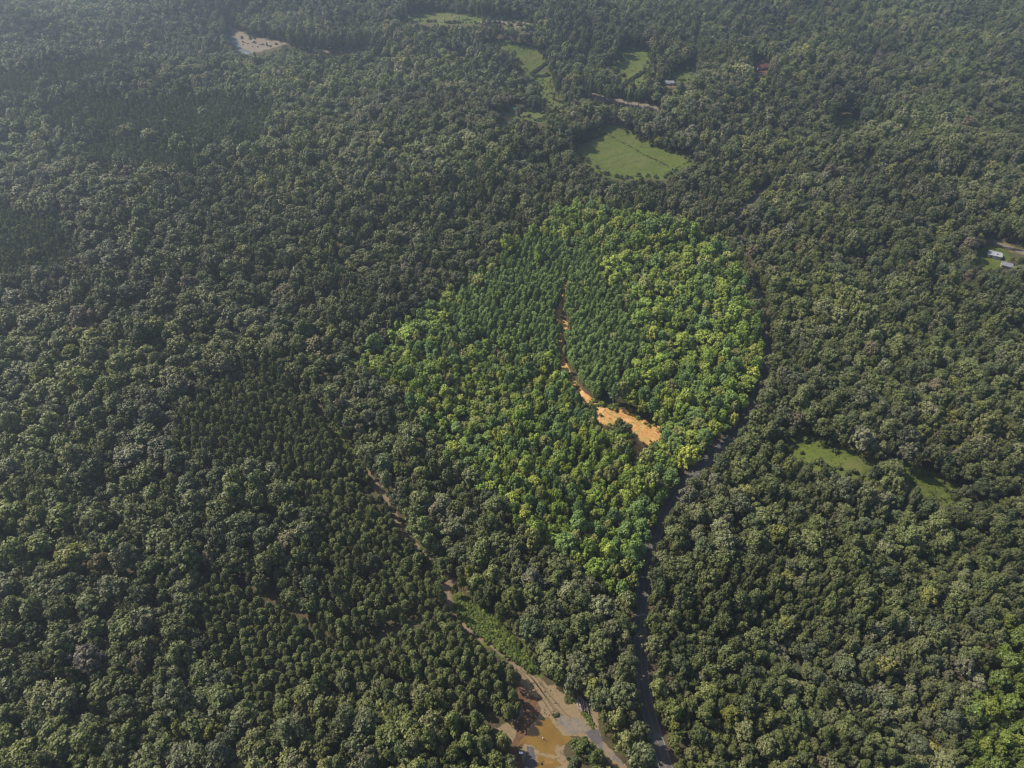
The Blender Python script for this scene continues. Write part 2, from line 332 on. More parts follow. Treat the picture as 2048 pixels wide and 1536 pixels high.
patch('lawn', OPEN['house_far'], 1.3, .10, M_DRYGRASS, 'yellowish lawn round the far grey roofed house', 'lawn', 1.0, 34)
patch('lawn', OPEN['red_house'], 1.3, .10, M_CLAY, 'bare reddish yard of the red roofed house', 'yard', 1.0, 35)
patch('grass_strip', OPEN['strip'], .8, .10, M_GRASS, 'bright grass strip in the wood right of the road', 'grass', 1.2, 36, grow=6)
patch('grass_strip', OPEN['strip2'], .8, .10, M_GRASS, 'thin grass strip farther right than the broad one', 'grass', 1.0, 37, grow=6)
patch('sandbar', OPEN['sandbar'], 1.8, .10, M_SAND, 'pale sandbar inside the far river bend', 'sandbar', 1.6, 38)
M_RIVER = plain('river_water', (.10,.12,.13), .06, .5)
patch('river', poly('456,52 461,57 465,70 478,84 484,96 502,106 492,109 474,99 460,84 455,66'), 1.5, .18, M_RIVER, 'pale river bend at the upper left', 'river', .8, 39)
patch('river', OPEN['stream'], 1.8, .10, noisy('muddy_stream', [(.16,.12,.095),(.24,.19,.15)], .1, rough=.25, spec=.4), 'muddy stream below the tall far tree wall', 'river', 1.0, 40)
# the yard at the bottom
patch('yard', OPEN['yard'], .35, .08, M_TAN, 'tan bare earth yard at the bottom edge', 'yard', .8, 41)
patch('red_clay', poly('1033,1352 1052,1358 1076,1400 1082,1432 1075,1450 1062,1470 1052,1495 1048,1530 1046,1570 1034,1570 1036,1470 1034,1445 1036,1420'), .35, .13, M_CLAY, 'dark red clay along the shaded side of the yard', 'clay', 1.6, 42)  # clay sheet, with the shade over it partly put into its colour
patch('gravel_pad', poly('1108,1446 1120,1430 1142,1424 1160,1430 1176,1446 1196,1470 1222,1505 1242,1540 1226,1530 1200,1495 1170,1466 1140,1470 1122,1468'), .35, .13, M_GRAVEL, 'grey gravel pad and drive right of the muddy pond', 'gravel', 1.9, 43)
patch('asphalt_patch', poly('1172,1464 1194,1458 1204,1478 1200,1490 1186,1484'), .3, .18, M_PAD, 'dark patch on the gravel drive', 'pavement', .3, 44)
patch('asphalt_drive', poly('1053,1494 1067,1494 1072,1540 1076,1590 1044,1590 1048,1530'), .3, .19, M_PAD, 'dark asphalt pad left of the muddy pond', 'pavement', .25, 45)
M_MUDW = noisy('muddy_water', [(.100,.056,.008), (.126,.072,.011), (.15,.088,.02)], .12, rough=.12, spec=.45, second=[(.22, (.20,.13,.06), .60, .72)])
patch('muddy_pond', poly('1068,1444 1074,1436 1080,1441 1085,1435 1091,1440 1100,1438 1112,1448 1124,1466 1140,1472 1142,1480 1128,1488 1116,1484 1114,1500 1118,1508 1124,1530 1110,1545 1076,1560 1074,1530 1070,1496 1052,1488 1036,1496 1040,1478 1058,1464'), .3, .17, M_MUDW, 'orange brown muddy pond at the bottom edge', 'pond', .8, 46)
patch('mud_bar', poly('1069,1508 1090,1508 1108,1513 1120,1512 1118,1520 1100,1518 1084,1514 1070,1514'), .3, .20, M_TAN, 'pale mud bar crossing the orange pond', 'mud', .9, 47)

M_RUT = noisy('wheel_rut', [(.075,.052,.033), (.12,.088,.055)], .8, bump=.05)
for P_ in (poly('1036,1334 1056,1352 1078,1382 1098,1412 1118,1440'), poly('1042,1334 1064,1352 1090,1384 1116,1416 1140,1440 1172,1462')):
    C_ = spline(P_, 1.5)
    for of in (-.95, .95): tag(ribbon('wheel_rut', C_, [of-.28, of+.28], .118, M_RUT, wob=.18, seed=int(of*7)+60), 'worn wheel rut crossing the tan yard', 'rut', kind='structure')

# ------------------------------------------------------------------ tree models
def leaf_quads(P, Nn, size, asp, spread, val, seed):
    """one small quad per point, facing roughly along Nn"""
    g = np.random.default_rng(seed); n = len(P)
    nn = Nn + g.normal(0, spread, (n, 3)); nn /= np.linalg.norm(nn, axis=1)[:, None]
    r = g.normal(0, 1, (n, 3)); t = np.cross(nn, r); t /= np.linalg.norm(t, axis=1)[:, None]; b = np.cross(nn, t)
    s = size*g.uniform(.65, 1.35, (n, 1)); t = t*s; b = b*s*asp
    bend = nn*s*.25
    V = np.stack([P-t-b*.6-bend, P+t*.9-b-bend, P+t+b*.7-bend, P-t*.8+b-bend], 1).reshape(-1, 3)
    F = np.arange(n*4).reshape(n, 4)
    return V, F, val
def mesh_from(name, V, F, val, m):
    me = bpy.data.meshes.new(name)
    me.from_pydata(V.tolist(), [], F.tolist()); me.materials.append(m)
    a = me.attributes.new('leafv', 'FLOAT', 'FACE'); a.data.foreach_set('value', np.asarray(val, np.float32))
    me.update(); return me
def broad_crown(seed, R=5.0, Ht=17.0, base=.30, flat=1.0, nl=34, nleaf=3000, leaf=.30, top=1.0, big=.30):
    """a crown of many unequal leaf clumps on uneven limbs; 'top' < 1 narrows it upwards, 'big' is the largest clump"""
    g = np.random.default_rng(seed)
    zc = Ht*(base+1)/2; hz = Ht*(1-base)/2
    az = g.uniform(0, 6.28, 5); am = g.uniform(.05, .22, 5)
    C, r = [], []
    for i in range(nl):
        ph = i*2.39996+g.uniform(-.6, .6); ct = 1-1.5*(i+.5)/nl; st = math.sqrt(max(0, 1-ct*ct))
        out = 1+sum(am[q]*math.sin((q+1)*ph+az[q]+2*ct) for q in range(5))
        rr = R*(.13+(big-.13)*g.random()**1.4); k = g.uniform(.58, 1.0)*out
        w = 1-(1-top)*max(0, ct)
        C.append([math.cos(ph)*st*k*(R-rr*.6)*w, math.sin(ph)*st*k*(R-rr*.6)*w, zc+ct*(hz-rr*.4)*g.uniform(.70, 1.06)*flat]); r.append(rr)
    n0 = len(r)
    for q in range(4):
        C.append([g.uniform(-.25, .25)*R, g.uniform(-.25, .25)*R, zc+hz*g.uniform(-.4, .35)]); r.append(R*g.uniform(.34, .48))
    C = np.array(C); r = np.array(r)
    w = r**1.7; n_ = int(nleaf*2.3)
    k = g.choice(len(r), n_, p=w/w.sum())
    d = g.normal(0, 1, (n_, 3)); d[:, 2] += .25; d /= np.linalg.norm(d, axis=1)[:, None]
    rad = r[k]*g.uniform(.70, 1.22, n_)*(1+.25*np.sin(d[:,0]*5+k)*np.cos(d[:,1]*6+2*k))
    P = C[k]+d*rad[:, None]
    D = np.linalg.norm(P[:, None]-C[None], axis=2)/r[None]; D[np.arange(n_), k] = 9
    ok = (D.min(1) > .72) & (P[:, 2] > Ht*base*.5)
    P, d, k = P[ok][:nleaf], d[ok][:nleaf], k[ok][:nleaf]
    lobe = g.uniform(.80, 1.22, len(r))
    val = lobe[k]*g.uniform(.70, 1.30, len(k))
    nn = d*.9+np.array([0, 0, .35])
    return leaf_quads(P, nn, leaf, .8, .48, val, seed+1)
def pine_crown(seed, R=2.5, Ht=13.0, base=.34, nt=96):
    g = np.random.default_rng(seed); P, Nn, val = [], [], []
    for i in range(nt):
        t = (i+.5)/nt; z = Ht*(base+(1-base)*t**.80); prof = R*min(1.0, (1.05-t)**.54*1.10)*(.72+.28*min(1, t/.15))
        a = i*2.39996+g.uniform(-.4, .4); rr = prof*g.uniform(.55, 1.0)
        c = np.array([math.cos(a)*rr, math.sin(a)*rr, z+g.uniform(-.2, .3)+.12*rr]); v = g.uniform(.78, 1.22)
        for _ in range(16):
            d = g.normal(0, 1, 3); d[2] += .5; d[:2] += .5*np.array([math.cos(a), math.sin(a)]); d /= np.linalg.norm(d)
            P.append(c+d*g.uniform(.15, .62)*R*.30); Nn.append(np.cross(d, g.normal(0, 1, 3))*.5+.8*d+np.array([0, 0, .4])); val.append(v*g.uniform(.75, 1.25))
    P = np.array(P); Nn = np.array(Nn); Nn /= np.linalg.norm(Nn, axis=1)[:, None]
    return leaf_quads(P, Nn, .34, .55, .35, np.array(val), seed+1)
def trunk_mb(seed, Ht, R, base, r0):
    g = random.Random(seed); mb = MB(); lean = (g.uniform(-.4, .4), g.uniform(-.4, .4))
    top = Ht*.86; pts = [(lean[0]*t*t, lean[1]*t*t, -.6+t*(top+.6)) for t in (0, .08, .35, .65, 1)]
    mb.tube(pts, [r0*1.5, r0*1.08, r0*.85, r0*.55, r0*.14], 7)
    for i in range(6):
        t = base+.04+(.86-base)*i/7; a = i*2.4+g.uniform(-.5, .5); z = Ht*t
        L = R*g.uniform(.55, .8); p = Vector((lean[0]*t*t, lean[1]*t*t, z))
        q = p+Vector((math.cos(a)*L*.5, math.sin(a)*L*.5, L*.28)); e = p+Vector((math.cos(a)*L, math.sin(a)*L, L*.62))
        mb.tube([p, q, e], [r0*.34, r0*.22, r0*.06], 5, cap=False)
    return mb
def mesh_mb(name, mb, m):
    me = bpy.data.meshes.new(name); me.from_pydata(mb.v, [], mb.f); me.materials.append(m); me.update(); return me
def joined(name, V, F, val, mb, ml, mt):
    n = len(V); V2 = np.concatenate([V, np.array(mb.v)]); F2 = [tuple(f) for f in F.tolist()]+[tuple(i+n for i in f) for f in mb.f]
    me = bpy.data.meshes.new(name); me.from_pydata(V2.tolist(), [], F2); me.materials.append(ml); me.materials.append(mt)
    me.polygons.foreach_set('material_index', [0]*len(F)+[1]*len(mb.f))
    a = me.attributes.new('leafv', 'FLOAT', 'FACE'); a.data.foreach_set('value', np.concatenate([val, np.ones(len(mb.f))]).astype(np.float32))
    me.update(); return bpy.data.objects.new(name, me)      # not linked: only the models the forest masses repeat
BROAD, PINE, BUSH = [], [], []
bspec = [(.30,1.0,34,.31,1.0,.30), (.22,1.05,44,.29,.75,.26), (.36,.90,28,.32,1.1,.36), (.26,1.08,38,.30,.55,.28), (.20,1.0,30,.31,.9,.38), (.32,.95,52,.28,1.0,.22),
         (.24,1.1,26,.32,.65,.34), (.34,.92,40,.30,1.15,.27), (.28,1.0,22,.33,.85,.42)]
NB = len(bspec)
for i, (b_, fl, nl, lf, tp, bg_) in enumerate(bspec):
    V, F, val = broad_crown(100+i*7, base=b_, flat=fl, nl=nl, leaf=lf, nleaf=3000, top=tp, big=bg_); t = trunk_mb(200+i, 17, 5, b_, .30)
    BROAD.append((mesh_from('crown', V, F, val, M_LEAF), mesh_mb('trunk', t, M_BARK), joined('broadleaf_model', V, F, val, t, M_LEAF, M_BARK)))
for i in range(5):
    V, F, val = pine_crown(300+i*7, R=2.5*(.94+.04*i), base=.30+.03*i); t = trunk_mb(400+i, 13, 1.6, .35, .15)
    PINE.append((mesh_from('crown', V, F, val, M_NEEDLE), mesh_mb('trunk', t, M_BARK), joined('pine_model', V, F, val, t, M_NEEDLE, M_BARK)))
for i in range(3):
    V, F, val = broad_crown(500+i*7, R=1.6, Ht=2.2, base=.0, nl=9, nleaf=420, leaf=.20); t = trunk_mb(600+i, 1.8, .8, .2, .06)
    BUSH.append((None, None, joined('bush_model', V, F, val, t, M_LEAF, M_BARK)))

# ------------------------------------------------------------------ where the trees stand
def world_grid(step, jit, ang=0.0):
    a = np.arange(-1300, 1301, step); b = np.arange(-40, 1500, step)
    X, Y = np.meshgrid(a, b); X = X.ravel(); Y = Y.ravel()
    X = X+rng.uniform(-jit, jit, X.shape); Y = Y+rng.uniform(-jit, jit, Y.shape)
    z = H(X, Y); u, v, d = proj(X, Y, z+8)
    k = (u > -330) & (u < 2380) & (v > -110) & (v < 1760)
    return X[k], Y[k], z[k]
def allowed(X, Y, Z, R, Ht):
    """how wide a crown can be here before it hides open ground the photograph shows; negative where no tree can stand"""
    ub, vb, _ = proj(X, Y, Z); A = np.full(X.shape, 99.0)
    for frac, wide in ((.42, 1.0), (.70, 1.08), (.96, 2.0)):
        uc, vc, dc = proj(X, Y, Z+Ht*frac); s = FPX/dc
        for nm, P in OPEN.items():
            bx = [p[0] for p in P]; by = [p[1] for p in P]
            k = np.where((uc > min(bx)-70) & (uc < max(bx)+70) & (vc > min(by)-70) & (vc < max(by)+90))[0]
            if len(k) == 0: continue
            dd = dist_line(uc[k], vc[k], P, True); ins = inside(uc[k], vc[k], P) | inside(ub[k], vb[k], P)
            A[k] = np.minimum(A[k], np.where(ins, -1, (dd-(0 if nm in ('yard', 'clearing', 'brush', 'gap_drive') else 2.5))/s[k]*1.1*wide))
        for P, hw, base in LINES:
            k = np.where((uc > min(p[0] for p in P)-80) & (uc < max(p[0] for p in P)+80) & (vc > min(p[1] for p in P)-80) & (vc < max(p[1] for p in P)+90))[0]
            if len(k) == 0: continue
            dd = dist_line(uc[k], vc[k], P); db = dist_line(ub[k], vb[k], P)
            hwl = np.full(len(k), hw*1.0)
            if P is ROAD: hwl = np.interp(vc[k], [430, 640, 760, 1000, 1200, 1500], [-6, -4, 3.5, 6, 7, 9.5])
            if P is TRACK: hwl = np.interp(vc[k], [800, 1110, 1180], [-.5, .6, 3.0])
            hwl = hwl*(.55+.9*vnoise(X[k], Y[k], 15, 21))
            a = (dd-hwl)/s[k]*1.2*wide; a = np.where(db/s[k] < base*.5, -1, a); A[k] = np.minimum(A[k], a)
    return A
class Hash:
    def __init__(s, c=8.0): s.c = c; s.g = {}
    def ok(s, x, y, r, f):
        i, j = int(x//s.c), int(y//s.c)
        for a in (i-1, i, i+1):
            for b in (j-1, j, j+1):
                for (px, py, pr) in s.g.get((a, b), ()):
                    if (px-x)**2+(py-y)**2 < (f*(pr+r))**2: return False
        return True
    def put(s, x, y, r): s.g.setdefault((int(x//s.c), int(y//s.c)), []).append((x, y, r))
def pick(cols, p, n): return np.array(cols)[rng.choice(len(cols), n, p=np.array(p)/sum(p))]
# leaf colours: the woods at large, the middle stand with the parcel highlight put into its leaves, the lime thicket at the lower right
WOOD = [(.082,.096,.030), (.100,.112,.038), (.112,.118,.056), (.064,.078,.032), (.140,.144,.036), (.122,.106,.056)]
WOODP = [33, 31, 13, 18, 1.8, 1.2]
BRIGHTENED_LEAF = [(.150,.210,.032), (.190,.235,.036), (.115,.172,.044), (.232,.248,.038), (.200,.212,.060)]
BRIGHTENED_LEAFP = [34, 24, 22, 8, 10]
LIMEC = [(.105,.140,.022), (.130,.155,.024), (.090,.120,.024)]
# forced trees: photograph position of the crown, crown radius (m), colour, label
SPECIAL = [
 (1262,798,5.0,(.150,.185,.022),'tall yellow green tree at the top edge of the orange clearing'),
 (1286,816,3.6,(.175,.195,.022),'small bright yellow green tree at the top edge of the orange clearing'),
 (1238,850,4.4,(.095,.105,.030),'dark olive tree standing alone in the orange clearing'),
 (1252,862,4.6,(.100,.100,.036),'olive brown tree beside the one standing in the orange clearing'),
 (1428,858,5.2,(.165,.190,.020),'bright yellow green tree beside the bend of the road'),
 (80,752,6.4,(.100,.118,.020),'broad yellow green tree near the left edge of the photo'),
 (146,708,5.6,(.105,.120,.018),'yellow green tree crowning the left hand wood'),
 (212,688,4.8,(.085,.105,.024),'pale green rounded tree upper left of the near pine block'),
 (918,20,6.0,(.07,.09,.03),'lone tree standing in the long top field'),
 (1040,222,6.0,(.085,.090,.040),'round tree beside the teal roofed shed'),
 (205,1130,6.6,(.105,.088,.034),'broad rusty brown tree in the lower left wood'),
 (180,1318,6.8,(.105,.092,.066),'broad grey pink tree in the lower left wood'),
 (425,1465,5.0,(.120,.125,.018),'yellow green tree below the near pine block'),
 (365,1455,4.6,(.110,.118,.018),'yellowish tree at lower left beside a yellow green tree'),
 (1165,1496,5.0,(.075,.095,.022),'round tree on the island between pond and gravel drive'),
 (1190,1516,4.4,(.070,.088,.022),'tree at the right end of the island by the gravel drive'),
 (1150,1530,3.6,(.055,.070,.030),'small grey green tree at the bottom of the island by the pond'),
]
trees = []      # x, y, z, R, Ht, species, variant, rot, tint, label
hsh = Hash()
def ground_under(u, v, hh):
    """the spot whose point hh above the ground shows at pixel u, v"""
    d = np.array([u-1024.0, CP*FPX-SP*(v-768.0), -SP*FPX-CP*(v-768.0)]); zg = 0.0
    for _ in range(25):
        t = (CAM_H-zg-hh)/(-d[2]); x, y = t*d[0], t*d[1]; zg = .5*zg+.5*float(H(x, y))
    return x, y, zg
for (u, v, R, c, lb) in SPECIAL:
    Ht = 7.0+2.1*R; x, y, z = ground_under(u, v, Ht*.62); hsh.put(x, y, R)
    trees.append((x, y, z, R, Ht, 0, rnd.randrange(NB), rnd.uniform(0, 6.28), c, lb))
# pines: planted rows
px_, py_, pz_ = [], [], []
ca, sa = math.cos(.5), math.sin(.5)
a_, b_ = np.meshgrid(np.arange(-1500, 1900, 4.0), np.arange(-1500, 1900, 3.7))
X = (a_*ca-b_*sa).ravel(); Y = (a_*sa+b_*ca).ravel()
X = X+rng.normal(0, .6, X.shape); Y = Y+rng.normal(0, .6, Y.shape)
k = (Y > -20) & (Y < 1450) & (np.abs(X) < 1000); X, Y = X[k], Y[k]; Z = H(X, Y)
u, v, d = proj(X, Y, Z+8); inp = np.zeros(X.shape, bool)
for P in PINES: inp |= inside(u+(vnoise(X, Y, 12, 5)-.5)*30, v+(vnoise(X, Y, 12, 6)-.5)*22, P)
inp &= (u > -330) & (v < 1760) & (vnoise(X, Y, 16, 8) > .16)
X, Y, Z, u, v = X[inp], Y[inp], Z[inp], u[inp], v[inp]
R = np.clip(rng.normal(2.35, .26, X.shape), 1.6, 3.0); Ht = np.clip(rng.normal(13, 1.3, X.shape)+3*(vnoise(X, Y, 25, 36)-.5), 9.0, 17)
A = allowed(X, Y, Z, R, Ht); k = A > 1.4; X, Y, Z, u, v, R, Ht, A = X[k], Y[k], Z[k], u[k], v[k], R[k], Ht[k], A[k]; R = np.minimum(R, np.maximum(A, 1.6))
inpar = inside(u, v, PARCEL)
for i in range(len(X)):
    if not hsh.ok(X[i], Y[i], R[i], .62): continue
    b = rng.uniform(.82, 1.2)
    c = np.array((.150,.215,.062) if inpar[i] else (.106,.120,.042))*b  # inside the parcel its highlight is put into the needle colour
    hsh.put(X[i], Y[i], R[i]); trees.append((X[i], Y[i], Z[i], R[i], Ht[i], 1, rng.integers(5), rng.uniform(0, 6.28), tuple(c), None))
# broadleaf
X, Y, Z = world_grid(2.3, 1.15)
u, v, d = proj(X, Y, Z+11); n = len(X)
uw = u+(vnoise(X, Y, 14, 5)-.5)*26; vw = v+(vnoise(X, Y, 14, 6)-.5)*20
def sizes(m, sg, lo, hi, k): return np.clip(np.exp(rng.normal(math.log(m), sg, k)), lo, hi)
R = sizes(3.0, .36, 1.8, 6.6, n)
k = inside(uw, vw, OLDWOOD); R[k] = sizes(3.6, .42, 2.0, 8.0, k.sum())
k = inside(uw, vw, YOUNG); R[k] = sizes(2.3, .32, 1.6, 5.2, k.sum())
k = inside(uw, vw, P_LEFT); R[k] = sizes(2.6, .28, 1.7, 4.8, k.sum())
k = v < 330; R[k] = sizes(3.5, .36, 2.0, 7.5, k.sum())
stand = .5*vnoise(X, Y, 48, 31)+.5*vnoise(X, Y, 22, 35)
Ht = np.clip(8.0+1.9*R+rng.normal(0, 2.0, n)+15*(stand-.5), 6.5, 29)
pin = np.zeros(n, bool)
for P in PINES: pin |= inside(uw, vw, P)
pin &= (vnoise(X, Y, 16, 8) > .16)
k = ~pin; X, Y, Z, u, v, uw, vw, R, Ht, stand = [q[k] for q in (X, Y, Z, u, v, uw, vw, R, Ht, stand)]
A = allowed(X, Y, Z, R, Ht); k = A > 1.7; X, Y, Z, u, v, uw, vw, R, Ht, A, stand = [q[k] for q in (X, Y, Z, u, v, uw, vw, R, Ht, A, stand)]
R = np.minimum(R, A)
n = len(X); tint = pick(WOOD, WOODP, n); par = inside(u, v, PARCEL); lim = inside(uw, vw, LIME)
g_ = vnoise(X, Y, 85, 9)[:, None]
tint = tint*(.76+.48*g_)*rng.uniform(.80, 1.22, (n, 1))
kk = (vnoise(X, Y, 45, 12) > .62)[:, None]; tint = np.where(kk, tint*np.array([1.06, 1.0, 1.2]), tint)
bandf = .62*vnoise(X*.35+Y*.12, Y-.3*X, 42, 40)+.38*vnoise(X, Y, 60, 41)
farw = np.clip((Y-420)/300, 0, 1)
tint = tint*(1+farw*(bandf-.42)*1.0)[:, None]
kk = (vnoise(X, Y, 60, 14) > .66)[:, None]; tint = np.where(kk, tint*np.array([1.10, 1.08, .90]), tint)
tint[par] = pick(BRIGHTENED_LEAF, BRIGHTENED_LEAFP, par.sum())*rng.uniform(.78, 1.22, (par.sum(), 1)); tint[lim] = pick(LIMEC, [3, 2, 3], lim.sum())*rng.uniform(.8, 1.2, (lim.sum(), 1))  # the parcel's brightening goes into the leaf tint
conif = (rng.random(n) < np.where(vnoise(X, Y, 40, 33) > .56, .34, .04)) & ~lim & (R < 4.2)
order = np.argsort(-(R+rng.uniform(0, 3.4, n)))
for i in order:
    if not hsh.ok(X[i], Y[i], R[i], .63): continue
    if conif[i]:
        r_ = min(R[i], 3.3); c = np.array((.115,.175,.058) if par[i] else (.090,.104,.040))*rng.uniform(.8, 1.2)  # mixed-in conifers take the parcel highlight as tint too
        hsh.put(X[i], Y[i], r_); trees.append((X[i], Y[i], Z[i], r_, Ht[i]+2.5, 1, rng.integers(5), rng.uniform(0, 6.28), tuple(c), None)); continue
    hsh.put(X[i], Y[i], R[i])
    trees.append((X[i], Y[i], Z[i], R[i], Ht[i], 0, rng.integers(NB), rng.uniform(0, 6.28), tuple(tint[i]), None))
print('TREES', len(trees), 'pines', sum(t[5] for t in trees))

# ------------------------------------------------------------------ masses of trees too many to count: one object each
def scatter(name, rows, models, label, cat):
    """rows: x, y, z, sx, sz, variant, rot, tint"""
    me = bpy.data.meshes.new(name); me.from_pydata([(r[0], r[1], r[2]) for r in rows], [], [])
    def att(nm, ty, vals, key):
        a = me.attributes.new(nm, ty, 'POINT'); a.data.foreach_set(key, np.asarray(vals, np.float32 if ty != 'INT' else np.int32).ravel())
    att('scl', 'FLOAT_VECTOR', [(r[3]*rnd.uniform(.86, 1.16), r[3]*rnd.uniform(.86, 1.16), r[4]) for r in rows], 'vector'); att('rot', 'FLOAT_VECTOR', [(rnd.gauss(0, .05), rnd.gauss(0, .05), r[6]) for r in rows], 'vector')
    att('tint', 'FLOAT_VECTOR', [r[7] for r in rows], 'vector'); att('var', 'INT', [int(r[5]) for r in rows], 'value')
    o = bpy.data.objects.new(name, me); COL.objects.link(o); tag(o, label, cat, kind='stuff')
    ng = bpy.data.node_groups.new(name, 'GeometryNodeTree')
    ng.interface.new_socket('Geometry', in_out='INPUT', socket_type='NodeSocketGeometry'); ng.interface.new_socket('Geometry', in_out='OUTPUT', socket_type='NodeSocketGeometry')
    N, L = ng.nodes, ng.links; gi = N.new('NodeGroupInput'); go = N.new('NodeGroupOutput'); jn = N.new('GeometryNodeJoinGeometry')
    for mobj in models:
        oi = N.new('GeometryNodeObjectInfo'); oi.inputs['Object'].default_value = mobj; oi.inputs['As Instance'].default_value = True
        L.new(oi.outputs['Geometry'], jn.inputs[0])
    ip = N.new('GeometryNodeInstanceOnPoints'); ip.inputs['Pick Instance'].default_value = True
    L.new(gi.outputs[0], ip.inputs['Points']); L.new(jn.outputs[0], ip.inputs['Instance'])
    def na(nm, ty):
        q = N.new('GeometryNodeInputNamedAttribute'); q.data_type = ty; q.inputs['Name'].default_value = nm; return q.outputs['Attribute']
    L.new(na('var', 'INT'), ip.inputs['Instance Index']); L.new(na('scl', 'FLOAT_VECTOR'), ip.inputs['Scale'])
    L.new(na('rot', 'FLOAT_VECTOR'), ip.inputs['Rotation']); L.new(ip.outputs[0], go.inputs[0])
    md = o.modifiers.new('scatter', 'NODES'); md.node_group = ng
    return o

# ------------------------------------------------------------------ single trees: the 300 of each kind that show largest
def px_size(t):
    uu, vv, dd = proj(t[0], t[1], t[2]+t[4]*.62)
    if not (8 < uu < 2040 and 8 < vv < 1530): return -1
    return FPX*t[3]/dd
best = {0: [], 1: []}
for i, t in enumerate(trees):
    s = px_size(t)
    if s > 0: best[t[5]].append((s+(1000 if t[9] else 0), i))
single = set()
for sp in (0, 1): single |= {i for s, i in sorted(best[sp], reverse=True)[:300]}
RCX = [(p[0], p[1]) for p in RC.tolist()]
def place_name(u, v):
    """where a single tree stands, in words one can check in the photo"""
    road_x = np.interp(v, [p[1] for p in ROAD[::-1]], [p[0] for p in ROAD[::-1]])
    band = 'bottom edge' if v > 1460 else ('near bottom' if v > 1370 else ('low down' if v > 1270 else ('lower half' if v > 1100 else 'mid height')))
    if u > road_x:
        if u < road_x+75: return 'on the right side of the road', band
        return ('in the wood right of the road' if u < 1600 else ('in the lower right wood' if u < 1850 else 'by the right edge')), band
    if u > 1215 and v > 1180: return 'on the left side of the road', band
    if inside(np.array(u), np.array(v), PARCEL): return 'in the bright stand', band
    if u > 1030 and v > 1120: return 'between yard and road', band
    if u > 880 and v > 1130 and v < 1330: return 'above the dirt track', band
    if u > 840: return 'just left of the pond', band
    if u > 640: return 'left of the pond', band
    if u > 480: return 'below the near pines', band
    if u > 320: return 'left of the near pines', band
    return ('in the lower left wood' if u > 150 else 'by the left edge'), band
def colour_name(c):
    r, g, b = c; l = (r+g+b)/3
    if r > .97*g: return 'brown green'
    if g > .150 and r < .75*g: return 'bright green'
    if b < .30*g and r > .9*g: return 'yellow green'
    if b < .30*g and g > .115: return 'lime green'
    if b > .46*g: return 'grey green'
    return 'blackish green' if l < .048 else ('dark green' if l < .060 else ('mid green' if l < .075 else 'light green'))
def size_name(R): return 'huge' if R > 7 else ('wide' if R > 6.2 else ('broad' if R > 5.4 else ('medium' if R > 4.4 else 'small')))
ORD = ['leftmost', 'second from left', 'third from left', 'fourth from left', 'fifth from left', 'sixth from left', 'seventh from left', 'eighth from left', 'ninth from left', 'tenth from left', 'eleventh from left', 'twelfth from left']+[w+' from left' for w in 'thirteenth fourteenth fifteenth sixteenth seventeenth eighteenth nineteenth twentieth twenty-first twenty-second twenty-third twenty-fourth'.split()]
info = {}
for i in single:
    x, y, z, R, Ht, sp, va, ro, c, lb = trees[i]; uu, vv, _d = proj(x, y, z+Ht*.62); uu = float(uu); vv = float(vv)
    if sp == 0:
        pl, band = place_name(uu, vv); info[i] = [lb or f'{size_name(R)} {colour_name(c)} tree {pl}, {band}', f'trees {pl}, {band}', uu]
    else:
        if not inside(np.array(uu), np.array(vv), PINES[0]):
            pl, band = place_name(uu, vv); info[i] = [f'{"tall" if Ht > 16 else "low"} {"pale" if sum(c) > .228 else "dark"} pine {pl}, {band}', f'pines {pl}, {band}', uu]; continue
        dt = float(dist_line(np.array(uu), np.array(vv), TRACK))
        row = 'bottom' if vv > 1385 else ('lower' if vv > 1335 else ('middle' if vv > 1290 else ('upper' if vv > 1240 else 'topmost')))
        pl = 'beside the dirt track' if dt < 40 else ('at the yard edge' if uu > 980 and vv > 1320 else f'in the {row} near rows')
        side = 'far left' if uu < 520 else ('left' if uu < 620 else ('middle' if uu < 720 else ('right' if uu < 850 else 'far right')))
        sz = 'tall' if Ht > 13.8 else ('short' if Ht < 12.2 else 'mid sized'); sh = 'pale' if sum(c) > .225 else ('dark' if sum(c) < .195 else 'plain')
        info[i] = [f'{sz} {sh} green pine {pl}, {side}', f'pines {pl}, {side}', uu]
same = {}
for i in info: same.setdefault(info[i][0], []).append(i)
for lb_, ids in same.items():
    if 1 < len(ids) <= 24:
        for q, i in enumerate(sorted(ids, key=lambda j: info[j][2])): info[i][0] = f'{lb_}, {ORD[q]}'
nsingle = 0
for i in sorted(single):
    x, y, z, R, Ht, sp, va, ro, c, lb = trees[i]
    cm, tm, _ = (BROAD if sp == 0 else PINE)[va]
    lab, grp, _u = info[i]
    if sp == 0:
        root = empty('broadleaf_tree', (x, y, z), ro, lab, 'tree', None if lb else grp); root.scale = (R/5*rnd.uniform(.88, 1.14), R/5*rnd.uniform(.88, 1.14), Ht/17)
    else:
        root = empty('pine_tree', (x, y, z), ro, lab, 'pine tree', grp); root.scale = (R/2.5, R/2.5, Ht/13)
    cr = bpy.data.objects.new('crown', cm); COL.objects.link(cr); cr.parent = root; cr['tint'] = [float(q) for q in c]
    tk = bpy.data.objects.new('trunk', tm); COL.objects.link(tk); tk.parent = root
rows = {k: [] for k in ('wood', 'lush', 'pine', 'lushpine')}
for i, (x, y, z, R, Ht, sp, va, ro, c, lb) in enumerate(trees):
    if i in single: continue
    uu, vv, _ = proj(x, y, z+Ht*.62); p = bool(inside(np.array(float(uu)), np.array(float(vv)), PARCEL))
    if sp == 0: rows['lush' if p else 'wood'].append((x, y, z-.2, R/5, Ht/17, va, ro, c))
    else: rows['lushpine' if p else 'pine'].append((x, y, z-.2, R/2.5, Ht/13, va, ro, c))
scatter('forest', rows['wood'], [b[2] for b in BROAD], 'dark green broadleaf forest spreading to the top of the photo', 'forest')
